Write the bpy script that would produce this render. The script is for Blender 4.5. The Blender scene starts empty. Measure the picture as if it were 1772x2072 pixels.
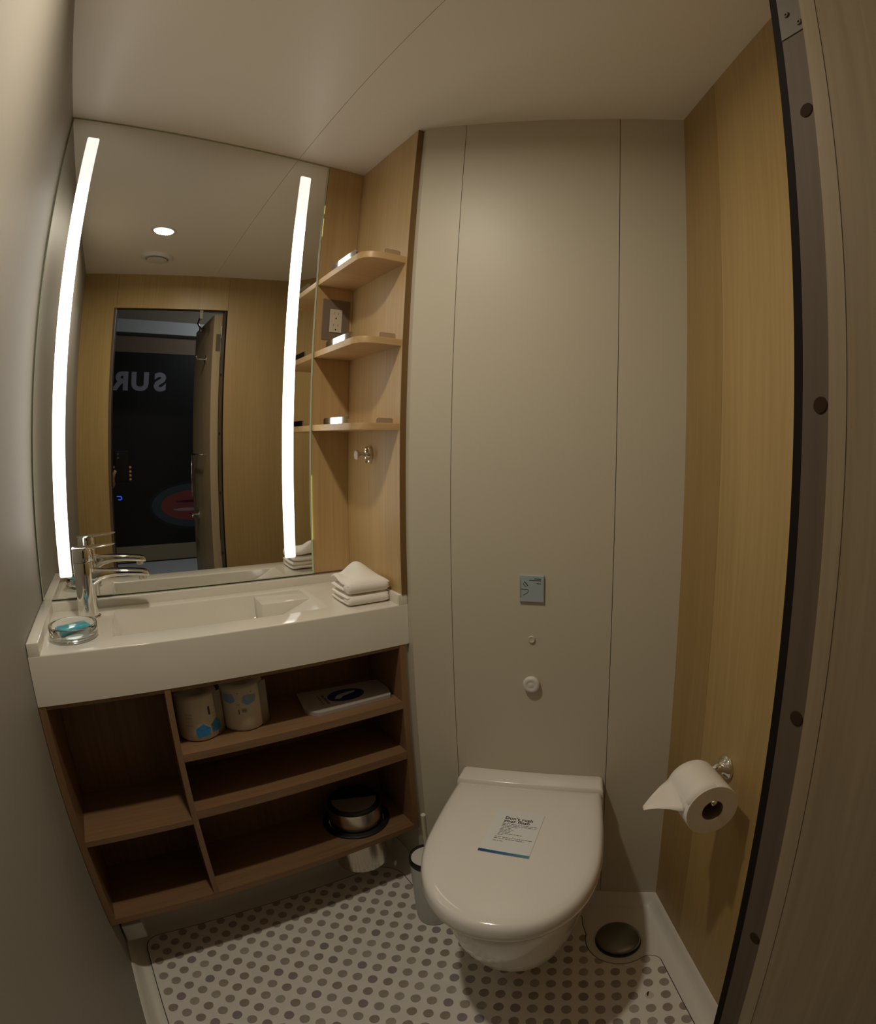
import bpy, bmesh, math, random
from mathutils import Vector, Matrix
random.seed(7)
C = bpy.context.scene.collection
sc = bpy.context.scene
R = math.radians
PI = math.pi

# ------------------------------------------------------------------ camera
CAM = Vector((0.0, 0.0, 1.28))
YAW, PITCH, ROLL = R(45.0354), R(-3.2028), R(1.1556)
Fv = Vector((math.sin(YAW)*math.cos(PITCH), math.cos(YAW)*math.cos(PITCH), math.sin(PITCH)))
Rt = Vector((math.cos(YAW), -math.sin(YAW), 0)); Up = Rt.cross(Fv)
Rv = math.cos(ROLL)*Rt + math.sin(ROLL)*Up
Uv = -math.sin(ROLL)*Rt + math.cos(ROLL)*Up
cd = bpy.data.cameras.new('camera'); co = bpy.data.objects.new('camera', cd); C.objects.link(co)
m = Matrix((Rv, Uv, -Fv)).transposed().to_4x4(); m.translation = CAM; co.matrix_world = m
cd.type = 'PANO'; cd.panorama_type = 'FISHEYE_LENS_POLYNOMIAL'
cd.sensor_fit = 'HORIZONTAL'; cd.sensor_width = 17.72; cd.sensor_height = 20.72
cd.fisheye_fov = R(175)
K = (0.0, -8.735860012e-02, -2.077286402e-04, 7.007310524e-05, -1.961794192e-06)
(cd.fisheye_polynomial_k0, cd.fisheye_polynomial_k1, cd.fisheye_polynomial_k2,
 cd.fisheye_polynomial_k3, cd.fisheye_polynomial_k4) = K
cd.shift_x = -0.16128; cd.shift_y = -0.0370
cd.clip_start = 0.005; cd.clip_end = 50
sc.camera = co

# ------------------------------------------------------------------ world, lights, exposure
w = bpy.data.worlds.new('world'); sc.world = w; w.use_nodes = True
w.node_tree.nodes['Background'].inputs[0].default_value = (0.02, 0.02, 0.024, 1)
w.node_tree.nodes['Background'].inputs[1].default_value = 1.0
vs = sc.view_settings
vs.view_transform = 'Standard'; vs.look = 'None'; vs.gamma = 1; vs.use_curve_mapping = False
vs.exposure = 0.50
LED_E = 3.5            # emission of the two mirror strips
LED_C = (1.0, 0.95, 0.86)
DOWN_W = 4.1
DOWN_SPREAD = R(172)           # watts of the recessed downlight
DOWN_C = (1.0, 0.90, 0.73)
CABIN_FILL_W = 4.0  # watts of the added fill light in the cabin
sc.cycles.use_denoising = True
sc.cycles.max_bounces = 14; sc.cycles.diffuse_bounces = 8; sc.cycles.glossy_bounces = 8
sc.cycles.transmission_bounces = 10; sc.cycles.caustics_refractive = True
sc.cycles.sample_clamp_indirect = 6.0

# ------------------------------------------------------------------ materials
MATS = {}
def mat(name, col, rough=.5, metal=0, var=0.0, scale=6., bump=0., trans=0., ior=1.45, coat=0., emit=None, est=0, spec=.5):
    if name in MATS: return MATS[name]
    M = bpy.data.materials.new(name); M.use_nodes = True; nt = M.node_tree; b = nt.nodes['Principled BSDF']
    b.inputs['Base Color'].default_value = (*col, 1); b.inputs['Roughness'].default_value = rough
    b.inputs['Metallic'].default_value = metal; b.inputs['IOR'].default_value = ior
    b.inputs['Transmission Weight'].default_value = trans; b.inputs['Coat Weight'].default_value = coat
    b.inputs['Coat Roughness'].default_value = .08; b.inputs['Specular IOR Level'].default_value = spec
    if emit: b.inputs['Emission Color'].default_value = (*emit, 1); b.inputs['Emission Strength'].default_value = est
    if var or bump:
        tc = nt.nodes.new('ShaderNodeTexCoord'); n = nt.nodes.new('ShaderNodeTexNoise'); n.inputs['Scale'].default_value = scale
        n.inputs['Detail'].default_value = 5; nt.links.new(tc.outputs['Object'], n.inputs['Vector'])
        if var:
            mx = nt.nodes.new('ShaderNodeMix'); mx.data_type = 'RGBA'
            mx.inputs['A'].default_value = (*[c*(1-var) for c in col], 1); mx.inputs['B'].default_value = (*[min(1, c*(1+var)) for c in col], 1)
            nt.links.new(n.outputs['Fac'], mx.inputs['Factor']); nt.links.new(mx.outputs['Result'], b.inputs['Base Color'])
        if bump:
            bp = nt.nodes.new('ShaderNodeBump'); bp.inputs['Strength'].default_value = bump; bp.inputs['Distance'].default_value = .001
            nt.links.new(n.outputs['Fac'], bp.inputs['Height']); nt.links.new(bp.outputs['Normal'], b.inputs['Normal'])
    MATS[name] = M; return M
def wood(name, c1, c2, grain='z', rough=.42, broad=1.0, off=0.0):
    if name in MATS: return MATS[name]
    M = bpy.data.materials.new(name); M.use_nodes = True; nt = M.node_tree; b = nt.nodes['Principled BSDF']; L = nt.links
    tc = nt.nodes.new('ShaderNodeTexCoord'); mp = nt.nodes.new('ShaderNodeMapping')
    s = {'z': (26, 26, .9), 'x': (.9, 26, 26), 'y': (26, .9, 26)}[grain]; mp.inputs['Scale'].default_value = s
    mp.inputs['Location'].default_value = (off, off*2, off*3)
    L.new(tc.outputs['Object'], mp.inputs['Vector'])
    n1 = nt.nodes.new('ShaderNodeTexNoise'); n1.inputs['Scale'].default_value = 4.5; n1.inputs['Detail'].default_value = 6; n1.inputs['Distortion'].default_value = .3
    n2 = nt.nodes.new('ShaderNodeTexNoise'); n2.inputs['Scale'].default_value = .33*broad; n2.inputs['Detail'].default_value = 2
    L.new(mp.outputs[0], n1.inputs['Vector']); L.new(mp.outputs[0], n2.inputs['Vector'])
    ma = nt.nodes.new('ShaderNodeMath'); ma.operation = 'MULTIPLY'; ma.inputs[1].default_value = .5
    mb = nt.nodes.new('ShaderNodeMath'); mb.operation = 'MULTIPLY_ADD'; mb.inputs[1].default_value = .5
    L.new(n1.outputs['Fac'], ma.inputs[0]); L.new(n2.outputs['Fac'], mb.inputs[0]); L.new(ma.outputs[0], mb.inputs[2])
    r = nt.nodes.new('ShaderNodeValToRGB'); r.color_ramp.elements[0].position = .36; r.color_ramp.elements[1].position = .64
    r.color_ramp.elements[0].color = (*c1, 1); r.color_ramp.elements[1].color = (*c2, 1)
    L.new(mb.outputs[0], r.inputs['Fac']); L.new(r.outputs[0], b.inputs['Base Color'])
    bp = nt.nodes.new('ShaderNodeBump'); bp.inputs['Strength'].default_value = .12; bp.inputs['Distance'].default_value = .001
    L.new(n1.outputs['Fac'], bp.inputs['Height']); L.new(bp.outputs['Normal'], b.inputs['Normal'])
    b.inputs['Roughness'].default_value = rough
    MATS[name] = M; return M

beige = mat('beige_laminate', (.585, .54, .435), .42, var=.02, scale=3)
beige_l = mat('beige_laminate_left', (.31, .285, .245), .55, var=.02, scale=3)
ceilm = mat('ceiling_enamel', (.90, .85, .76), .40, var=.015, scale=2)
dark = mat('dark_joint', (.03, .025, .02), .7)
solid = mat('solid_surface', (.76, .73, .655), .12, coat=.3)
tray = mat('floor_tray', (.76, .73, .67), .45)
tilew = mat('tile_marble', (.80, .765, .71), .35, var=.07, scale=22)
woodv = wood('oak_veneer', (.36, .24, .088), (.44, .305, .125))
woodv2 = wood('oak_veneer_darker', (.31, .20, .068), (.37, .245, .095), off=3)
woodn = wood('oak_niche', (.47, .315, .14), (.58, .41, .20), off=5)
woodx = wood('oak_shelf', (.47, .30, .135), (.58, .39, .19), 'x', off=1)
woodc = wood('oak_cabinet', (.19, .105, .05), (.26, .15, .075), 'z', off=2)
woode = mat('oak_edge_band', (.20, .115, .04), .45, var=.05, scale=20)
doorw = wood('door_veneer', (.34, .255, .155), (.44, .34, .215), off=9)
chrome = mat('chrome', (.82, .82, .80), .06, 1)
steel = mat('brushed_steel', (.55, .52, .47), .28, 1)
porc = mat('porcelain', (.82, .795, .75), .13, coat=.4)
plast = mat('white_plastic', (.72, .70, .66), .3)
black = mat('black_plastic', (.012, .011, .010), .4)
white = mat('white_paper', (.78, .76, .72), .7)
ink = mat('black_print', (.03, .03, .035), .6)
cloth = mat('white_terry', (.88, .845, .79), .95, bump=.5, scale=900)

# ------------------------------------------------------------------ mesh helpers
def V(*a): return Vector(a)
def box(bm, x0, x1, y0, y1, z0, z1, bev=0.0, mi=0):
    vs_ = [bm.verts.new(p) for p in ((x0,y0,z0),(x1,y0,z0),(x1,y1,z0),(x0,y1,z0),(x0,y0,z1),(x1,y0,z1),(x1,y1,z1),(x0,y1,z1))]
    fs = [bm.faces.new([vs_[i] for i in f]) for f in ((0,3,2,1),(4,5,6,7),(0,1,5,4),(1,2,6,5),(2,3,7,6),(3,0,4,7))]
    for f in fs: f.material_index = mi
    if bev:
        bmesh.ops.bevel(bm, geom=list({e for f in fs for e in f.edges}), offset=bev, segments=2, affect='EDGES', profile=.5)
    return fs
def slab(bm, pts, z0, z1, bev=0, mi=0):
    a = [bm.verts.new((x, y, z0)) for x, y in pts]; b = [bm.verts.new((x, y, z1)) for x, y in pts]; n = len(pts)
    fs = [bm.faces.new(list(reversed(a))), bm.faces.new(b)] + [bm.faces.new((a[i], a[(i+1) % n], b[(i+1) % n], b[i])) for i in range(n)]
    for f in fs: f.material_index = mi
    if bev: bmesh.ops.bevel(bm, geom=list(fs[1].edges), offset=bev, segments=2, affect='EDGES', profile=.5)
    return fs
def loft(bm, rings, cap0=True, cap1=True, mi=0):
    vr = [[bm.verts.new(p) for p in r] for r in rings]; n = len(rings[0])
    for a, b in zip(vr, vr[1:]):
        for i in range(n):
            f = bm.faces.new((a[i], a[(i+1) % n], b[(i+1) % n], b[i])); f.material_index = mi
    if cap0: bm.faces.new(list(reversed(vr[0]))).material_index = mi
    if cap1: bm.faces.new(vr[-1]).material_index = mi
    return vr
def basis(axis):
    a = Vector(axis).normalized(); t = Vector((0, 0, 1)) if abs(a.z) < .9 else Vector((1, 0, 0))
    u = a.cross(t).normalized(); return a, u, a.cross(u)
def lathe(bm, prof, o=(0,0,0), axis=(0,0,1), n=40, mi=0, cap=True):
    a, u, v = basis(axis); o = Vector(o)
    rings = [[o + a*h + (u*math.cos(2*PI*k/n) + v*math.sin(2*PI*k/n))*max(r, 1e-5) for k in range(n)] for r, h in prof]
    loft(bm, rings, cap, cap, mi)
def tube(bm, pts, r, n=14, mi=0):
    pts = [Vector(p) for p in pts]; rings = []; u = None
    for i, p in enumerate(pts):
        d = (pts[min(i+1, len(pts)-1)] - pts[max(i-1, 0)]).normalized()
        if u is None: _, u, v = basis(d)
        u = (u - d*u.dot(d)).normalized(); v = d.cross(u)
        rr = r[i] if isinstance(r, (list, tuple)) else r
        rings.append([p + (u*math.cos(2*PI*k/n) + v*math.sin(2*PI*k/n))*rr for k in range(n)])
    loft(bm, rings)
def fillet(pts, rad, n=8):
    out = []; N = len(pts)
    for i, p in enumerate(pts):
        r = rad[i] if isinstance(rad, (list, tuple)) else rad
        p = Vector(p); a = (Vector(pts[i-1]) - p); b = (Vector(pts[(i+1) % N]) - p)
        if r <= 0: out.append(tuple(p)); continue
        la, lb = a.length, b.length; a.normalize(); b.normalize(); r = min(r, la*.49, lb*.49)
        for k in range(n+1):
            t = k/n; q = (p + a*r)*(1-t)**2 + p*2*t*(1-t) + (p + b*r)*t*t; out.append((q.x, q.y))
    return out
def thing(name, label=None, cat=None, loc=(0,0,0), rotz=0, group=None):
    o = bpy.data.objects.new(name, None); C.objects.link(o); o.location = loc; o.rotation_euler = (0, 0, rotz); o.empty_display_size = .02
    tag(o, label, cat, group); return o
def tag(o, label=None, cat=None, group=None, kind=None):
    if label: o['label'] = label
    if cat: o['category'] = cat
    if group: o['group'] = group
    if kind: o['kind'] = kind
    return o
def origin(o):
    p = Vector((0, 0, 0))
    while o: p = p + o.location; o = o.parent
    return p
def obj(name, bm, m, parent=None, local=False, smooth=False, autos=None, sub=0, loc=None):
    """one mesh object; world-space vertices are moved into the parent's frame unless local"""
    bmesh.ops.recalc_face_normals(bm, faces=bm.faces)
    me = bpy.data.meshes.new(name)
    if parent and not local: bmesh.ops.translate(bm, verts=bm.verts, vec=-origin(parent))
    if not parent and loc is not None: bmesh.ops.translate(bm, verts=bm.verts, vec=-Vector(loc))
    bm.to_mesh(me); bm.free()
    for x in (m if isinstance(m, (list, tuple)) else [m]): me.materials.append(x)
    if smooth or autos:
        for p in me.polygons: p.use_smooth = True
        if autos: me.set_sharp_from_angle(angle=R(autos))
    o = bpy.data.objects.new(name, me); C.objects.link(o)
    if parent: o.parent = parent
    elif loc is not None: o.location = loc
    if sub:
        s = o.modifiers.new('s', 'SUBSURF'); s.levels = s.render_levels = sub
    return o
def B(): return bmesh.new()
def text_bm(body, size, depth=.0002, align='LEFT', bold=0.0, space=1.0):
    cu = bpy.data.curves.new('t', 'FONT'); cu.body = body; cu.size = size; cu.extrude = depth; cu.align_x = align; cu.offset = bold; cu.space_character = space; cu.resolution_u = 4
    o = bpy.data.objects.new('t', cu); C.objects.link(o); dg = bpy.context.evaluated_depsgraph_get(); dg.update()
    me = bpy.data.meshes.new_from_object(o.evaluated_get(dg)); bm = bmesh.new(); bm.from_mesh(me)
    bpy.data.objects.remove(o); bpy.data.curves.remove(cu); bpy.data.meshes.remove(me); return bm

# ------------------------------------------------------------------ room dimensions
XL, H, YB, YF, XR = -.223, 2.08, 1.562, 1.222, .634
TA, TB = V(.634, 1.203), V(1.0552, .7184)
tdir = (TB-TA).normalized(); tn = V(-.7547, -.6561).normalized()
WC = V(.794, .288); wd = (WC-TB).normalized(); wn = V(-.855, .5185).normalized()
J = V(.484, .209); JL = V(-.055, .072); DL0 = V(XL, .029)
fd = (WC-DL0).normalized(); fn = V(-fd.y, fd.x)
def plank(p, q, inward, t, z0, z1, bm=None, bev=.0006, mi=0):
    """vertical panel whose visible face runs p->q, thickness t away from inward"""
    bm = bm or B(); n = Vector(inward).normalized()*t
    slab(bm, [tuple(p), tuple(q), tuple(Vector(q)-n), tuple(Vector(p)-n)], z0, z1, 0, mi)
    return bm

# ---- ceiling: two panels with a fine joint
ce = tag(obj('ceiling', (lambda b: (box(b, -.4, 1.3, -.02, 1.7, H+.008, H+.03), b)[1])(B()), dark), kind='structure')
b = B(); box(b, -.4, .4092, -.02, 1.7, H, H+.0085); obj('panel', b, ceilm, ce)
b = B(); box(b, .4104, 1.3, -.02, 1.7, H, H+.0085); obj('panel', b, ceilm, ce)

# ---- left wall, back wall
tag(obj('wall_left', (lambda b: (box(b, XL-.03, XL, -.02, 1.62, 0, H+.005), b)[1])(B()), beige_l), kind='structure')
b = B(); box(b, XL-.03, XR+.03, YB, YB+.03, 0, H+.005); wb = tag(obj('wall_back', b, beige), kind='structure')
b = B(); box(b, XL, .634, 1.44, 1.455, 0, .209); obj('plinth', b, tray, wb)

# ---- diagonal wall behind the toilet: three panels
wdg = tag(obj('wall_diagonal', plank(TA-tn*.009, TB-tn*.009, tn, .02, 0, H+.004, bev=0), dark), kind='structure')
Lt = (TB-TA).length
s1, s2 = .1040, .4865
for a, c in ((0, s1-.0007), (s1+.0007, s2-.0007), (s2+.0007, Lt)):
    obj('panel', plank(TA+tdir*a, TA+tdir*c, tn, .0095, 0, H), beige, wdg)
b = B(); slab(b, [(.634, 1.2035), (.66, 1.19), (.66, YB), (.634, YB)], 0, H); obj('return_panel', b, beige, wdg)

# ---- right wood wall: two veneer panels
wr = tag(obj('wall_right', plank(TB-wn*.009, WC-wn*.009, wn, .02, 0, H+.004), dark), kind='structure')
Lw = (WC-TB).length; sx_ = .168
obj('panel', plank(TB, TB+wd*(sx_-.0004), wn, .0095, 0, H), woodv2, wr)
obj('panel', plank(TB+wd*(sx_+.0004), WC, wn, .0095, 0, H), woodv, wr)

# ---- front wall with the doorway
DT = 1.915
wf = tag(obj('wall_front', (lambda b: (plank(DL0-fn*.01, JL-fn*.01-fd*.001, fn, .03, 0, H, b), plank(J-fn*.01+fd*.001, WC-fn*.01, fn, .03, 0, H, b), plank(JL-fn*.01, J-fn*.01, fn, .03, DT+.001, H, b), b)[-1])(B()), dark), kind='structure')
obj('panel', plank(DL0, JL-fd*.0005, fn, .0095, 0, H), woodv, wf)
obj('panel', plank(JL+fd*.0005, J-fd*.0005, fn, .0095, DT, H), woodv, wf)
obj('panel', plank(J+fd*.0005, WC, fn, .0095, 0, H), woodv2, wf)

# ---- door frame reveal on the hinge side (trim) with plugs and hinge plate
tr = tag(obj('trim_1', plank(J+V(-.0006, .0008), V(.4792, .1998), V(-.9, .43), .006, 0, DT), mat('rubber_gasket', (.012, .009, .007), .8, spec=.1)), kind='structure')
rp0, rp1 = V(.4795, .2000), V(.4690, .1640); rn = V(-.96, .27).normalized()
reveal = obj('reveal', plank(rp0, rp1, rn, .02, 0, DT), wood('reveal_veneer', (.075, .050, .032), (.105, .072, .046), rough=.75, off=7), tr)
rd_ = (rp1-rp0).normalized(); rm = (rp0+rp1)/2 + rd_*.002
for z in (1.602, 1.318, 1.030, .737):
    b = B(); lathe(b, [(.0076, 0), (.0076, .0006), (.0068, .0010)], (rm.x, rm.y, z), (rn.x, rn.y, 0), 24)
    obj('screw_plug', b, mat('plug_brown', (.04, .022, .011), .85, spec=.1), tr)
b = B(); plank(rp0+rd_*.001, rp1-rd_*.0005, rn, -.0012, 1.698, 1.800, b)
hp = obj('hinge_plate', b, mat('hinge_metal', (.13, .11, .085), .6, .1, spec=.25), tr)
for s_, z in ((.012, 1.727), (.027, 1.708), (.027, 1.748), (.012, 1.768)):
    p = rp0+rd_*s_; b = B(); lathe(b, [(.0036, .0010), (.0036, .0022), (.0028, .0030), (.0014, .0030), (.0012, .0018)], (p.x, p.y, z), (rn.x, rn.y, 0), 20)
    obj('screw', b, MATS['hinge_metal'], hp)
b = B(); plank(JL, JL-V(-.003, .035), V(1, -.1), .010, 0, DT, b); plank(JL-V(0, .0105), J-V(.004, .0125), V(0, 0, 1).xy if False else fn, .028, DT-.002, DT+.0, b)
obj('strike_reveal', b, MATS['reveal_veneer'], tr)

# ---- open door leaf
EA, EB = V(.4295, .1555), V(.405, -.37)      # inner face hinge corner -> free edge
ld = (EB-EA).normalized(); lno = V(ld.y, -ld.x)
if lno.x > 0: lno = -lno
door = tag(thing('door_1', loc=(EA.x, EA.y, 0)), kind='structure')
obj('leaf', plank(EA, EB, lno, .038, .012, 1.90), doorw, door)
b = B(); plank(EA, EA+ld*.014, lno, -.0004, .012, 1.90, b); obj('lipping', b, wood('lipping_veneer', (.38, .29, .18), (.46, .365, .235), off=13), door)
ed = wood('edge_veneer', (.36, .28, .165), (.44, .35, .21), off=11)
b = B(); q0 = EA-ld*.0012; slab(b, [tuple(q0), tuple(q0-lno*.038), tuple(EA-lno*.038), tuple(EA)], .012, 1.90); obj('edge_band', b, ed, door)
for z in (1.72, .42):
    p = EA - lno*.024 - ld*.0014; b = B(); plank(p-lno*.012, p+lno*.010, -ld, -.0010, z, z+.085, b); hb = obj('hinge', b, MATS['hinge_metal'], door)
def onleaf(s, k): p = EA + ld*s + lno*k; return p
# robe hook, vertical pull, lever, closer arm on the leaf
p = onleaf(.17, 0); b = B(); lathe(b, [(.02, 0), (.02, .006)], (p.x, p.y, 1.70), (lno.x, lno.y, 0), 24); q1 = onleaf(.17, .05); q2 = onleaf(.145, .055)
tube(b, [(p.x, p.y, 1.70), (q1.x, q1.y, 1.70), (q2.x, q2.y, 1.712)], .006); obj('robe_hook', b, chrome, door, smooth=True)
b = B(); p1, p2 = onleaf(.02, .0), onleaf(.02, .0); a0 = onleaf(.12, .0); a1 = onleaf(.12, .035); a2 = onleaf(.36, .035); a3 = onleaf(.36, 0)
tube(b, [(a0.x, a0.y, 1.215), (a1.x, a1.y, 1.215), (a2.x, a2.y, 1.215), (a3.x, a3.y, 1.215)], .005); 
tube(b, [(a2.x, a2.y, 1.215), (a2.x, a2.y, 1.10), (a2.x, a2.y, .985)], .004); obj('towel_bar', b, chrome, door, smooth=True)
b = B(); p = onleaf(.36, 0); q1 = onleaf(.36, .045); q2 = onleaf(.27, .05); lathe(b, [(.024, 0), (.024, .007)], (p.x, p.y, .89), (lno.x, lno.y, 0), 24)
tube(b, [(p.x, p.y, .89), (q1.x, q1.y, .89), (q2.x, q2.y, .89)], .008); obj('lever_handle', b, chrome, door, smooth=True)
b = B(); p = onleaf(.30, .012); q = V(.36, .172); tube(b, [(p.x, p.y, 1.875), (.372, -.05, 1.89), (q.x, q.y, 1.90)], .005); lathe(b, [(.012, -.012), (.012, .012)], (p.x, p.y, 1.875)); box(b, q.x-.008, q.x+.008, q.y-.012, q.y+.0, 1.872, 1.912)
obj('door_stay', b, steel, door, autos=40)

# ------------------------------------------------------------------ floor: moulded tray, cove, tile field with dots
def offset_poly(P, d):
    out = []; n = len(P)
    for i in range(n):
        a, p, c = Vector(P[i-1]), Vector(P[i]), Vector(P[(i+1) % n])
        e0, e1 = (p-a).normalized(), (c-p).normalized(); n0, n1 = V(-e0.y, e0.x), V(-e1.y, e1.x)
        k = (n0+n1); k = k/(k.dot(n0)) if k.length > 1e-6 else n0
        out.append(tuple(p + k*d))
    return out
room = [(XL, .028), (WC.x, WC.y), (TB.x, TB.y), (.634, 1.203), (.634, 1.44), (XL, 1.44)]
b = B(); rings = []
for d, z in ((-.002, .042), (.002, .042), (.0045, .040), (.010, .027), (.018, .016), (.028, .009), (.038, .006)):
    rings.append([(x, y, z) for x, y in offset_poly(room, d)])
loft(b, rings, False, True); slab(b, offset_poly(room, -.002), -.02, -.001)
fl = tag(obj('floor', b, tray, autos=35), kind='structure')
dc = V(.8715, .6935); rc = .0865
arc = [(dc.x+rc*math.cos(a), dc.y+rc*math.sin(a)) for a in [R(x) for x in (-104, -116, -130, -144, -158, -172, -186, -200, -214, -228, -238)]]
cor = [((-.176, .10), .02), ((.655, .225), .02), ((.783, .385), 0), ((.897, .578), .022), ((.880, .604), .012)] + [(p, 0) for p in arc] + [((.842, .795), 0), ((.866, .822), .006), ((.574, 1.196), .02), ((.578, 1.30), .03), ((.534, 1.352), .03), ((-.176, 1.372), .045)]
tilepoly = fillet([c[0] for c in cor], [c[1] for c in cor])
ins = lambda P, d: offset_poly(P, d)
b = B(); slab(b, ins(tilepoly, -.0022), .002, .0112); obj('gasket', b, dark, fl)
b = B(); slab(b, tilepoly, .003, .0115); obj('tile_field', b, tilew, fl)
def inside(x, y, P):
    c = False; n = len(P)
    for i in range(n):
        (x1, y1), (x2, y2) = P[i], P[(i+1) % n]
        if (y1 > y) != (y2 > y) and x < (x2-x1)*(y-y1)/(y2-y1)+x1: c = not c
    return c
def inframe(p, mrg=30):
    d = (Vector(p)-CAM).normalized(); a, u, f = d.dot(Rv), d.dot(Uv), d.dot(Fv); th = math.acos(max(-1, min(1, f)))
    r = 0; q = th*11.39
    for _ in range(12): q = q - (-(K[1]*q+K[2]*q*q+K[3]*q**3+K[4]*q**4) - th)/(-(K[1]+2*K[2]*q+3*K[3]*q*q+4*K[4]*q**3))
    h = math.hypot(a, u) or 1e-9; x = 886+285.8+q*100*a/h; y = 1036-76.7-q*100*u/h
    return -mrg < x < 1772+mrg and -mrg < y < 2072+mrg
dots = []
for i in range(-14, 40):
    for j in range(-40, 30):
        x, y = .011 + .0276*(i+j), 1.058 + .0271*(i-j)
        if not inside(x, y, tilepoly): continue
        dots.append((x, y))
dots = sorted(set((round(x, 4), round(y, 4)) for x, y in dots if inframe((x, y, .011))), key=lambda p: (p[0]**2+p[1]**2))
dotm = [mat('dot_grey', (.36, .325, .29), .35, var=.2, scale=60), mat('dot_brown', (.32, .275, .235), .35, var=.22, scale=60), mat('dot_violet', (.29, .255, .27), .35, var=.2, scale=60), mat('dot_pale', (.42, .385, .335), .35, var=.25, scale=60)]
chip = min(dots, key=lambda p: (p[0]-.792)**2+(p[1]-.497)**2)
protos = []
for k in range(4):
    b = B(); n = 18; ph = random.random()*6
    ring = [(.0122*(1+.03*math.sin(3*t+ph))*math.cos(t), .0118*(1+.03*math.cos(2*t+ph))*math.sin(t)) for t in [2*PI*q/n for q in range(n)]]
    slab(b, ring, -.002, .0009)
    me = bpy.data.meshes.new('dot_tile'); b.to_mesh(me); b.free(); me.materials.append(dotm[k]); protos.append(me)
def clipped(x, y): return all(inside(x+.0125*math.cos(t), y+.0125*math.sin(t), tilepoly) for t in [k*PI/4 for k in range(8)])
cnt = 0; rest = B()
def add_clipped(bm, x, y):
    pts = []
    for q in range(18):
        t = 2*PI*q/18; r = .0120
        while r > .001 and not inside(x+r*math.cos(t), y+r*math.sin(t), tilepoly): r -= .0006
        pts.append((x+r*math.cos(t), y+r*math.sin(t)))
    slab(bm, pts, .0095, .0124)
for (x, y) in dots:
    if (x, y) == chip: continue
    if cnt < 298:
        k = random.choices(range(4), (4, 3, 2, 2))[0]
        if clipped(x, y):
            o = bpy.data.objects.new('dot_tile', protos[k]); C.objects.link(o); o.parent = fl; o.location = (x, y, .0115); o.rotation_euler.z = random.random()*.3
        else:
            b = B(); add_clipped(b, x, y); obj('dot_tile', b, dotm[k], fl)
        cnt += 1
    else: add_clipped(rest, x, y)
if len(rest.verts): tag(obj('far_dot_tiles', rest, dotm[0], fl), kind='stuff')
else: rest.free()
b = B(); slab(b, [(chip[0]+.0105*math.cos(t), chip[1]+.0105*math.sin(t)) for t in [2*PI*q/18 for q in range(18)]], .0095, .0123, 0, 0)
slab(b, [(chip[0]+.0095*math.cos(t)+.004, chip[1]+.0095*math.sin(t)) for t in [R(60+q*12) for q in range(11)]], .0096, .0127, 0, 1)
tag(obj('dot_tile', b, [mat('chip_pale', (.62, .57, .48), .4), ink], fl), 'chipped pale dot tile')

# ------------------------------------------------------------------ floor drain
b = B(); lathe(b, [(.060, 0), (.060, .003), (.055, .004), (.02, .002)], (dc.x, dc.y, .006), n=48)
dr = thing('floor_drain', 'domed grey steel floor drain cover in the tray corner right of the toilet', 'drain', (dc.x, dc.y, .006))
obj('drain_ring', b, mat('drain_seat', (.06, .055, .05), .5), dr, autos=40)
b = B(); lathe(b, [(.030, .0), (.030, .006), (.0565, .008), (.058, .012), (.054, .016), (.040, .0195), (.020, .0215), (.0001, .022)], (dc.x, dc.y, .006), n=56)
obj('cover', b, mat('drain_steel', (.23, .215, .18), .32, .85), dr, smooth=True)

# ------------------------------------------------------------------ vanity sink top
def wash():
    t = thing('vanity_sink', 'long cream solid-surface vanity top with recessed rectangular basin', 'sink', (.2, 1.39, .774))
    b = B(); x0, x1, y0, y1, zt, zb = XL+.001, .6335, YF, 1.556, .878, .774
    hx0, hx1, hy0, hy1 = -.045, .455, 1.297, 1.503
    o_ = [(x0,y0),(x1,y0),(x1,y1),(x0,y1)]; h_ = [(hx0,hy0),(hx1,hy0),(hx1,hy1),(hx0,hy1)]
    low = [(-.030,1.309,.800),(.290,1.309,.806),(.290,1.492,.806),(-.030,1.492,.800)]
    ob = [b.verts.new((*p, zb)) for p in o_]; ot = [b.verts.new((*p, zt)) for p in o_]; ht = [b.verts.new((*p, zt)) for p in h_]; lo = [b.verts.new(p) for p in low]
    rim = []
    b.faces.new(ob[::-1])
    for i in range(4):
        j = (i+1) % 4; b.faces.new((ob[i], ob[j], ot[j], ot[i])); b.faces.new((ot[i], ot[j], ht[j], ht[i])); b.faces.new((ht[i], ht[j], lo[j], lo[i]))
    b.faces.new(lo)
    b.edges.ensure_lookup_table(); b.normal_update()
    ed_ = [e for e in b.edges if any(v in ht or v in lo for v in e.verts) and not any(v in ob for v in e.verts) and not (any(v in ot for v in e.verts))]
    bmesh.ops.bevel(b, geom=ed_ + [e for e in b.edges if e.verts[0] in ot and e.verts[1] in ot], offset=.0035, segments=3, affect='EDGES', profile=.5)
    obj('basin_body', b, solid, t, autos=40)
    b = B()
    box(b, x0, -.197, y0+.0005, y1, .860, .9035, .002); box(b, .609, x1, y0+.0005, y1, .860, .9035, .002); box(b, -.205, .612, 1.535, y1, .860, .9000, .002)
    obj('upstand', b, solid, t, autos=40)
    b = B(); box(b, .316, .4535, 1.412, 1.5035, .805, .8735, .002); obj('soap_ledge', b, solid, t, autos=40)
    b = B(); slab(b, fillet([(.085, 1.345), (.195, 1.345), (.195, 1.40), (.085, 1.40)], .02), .803, .8055); obj('drain_cover', b, mat('drain_cover_grey', (.16, .145, .12), .5), t)  # dark grey-brown cover over the basin drain
wash()

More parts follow.
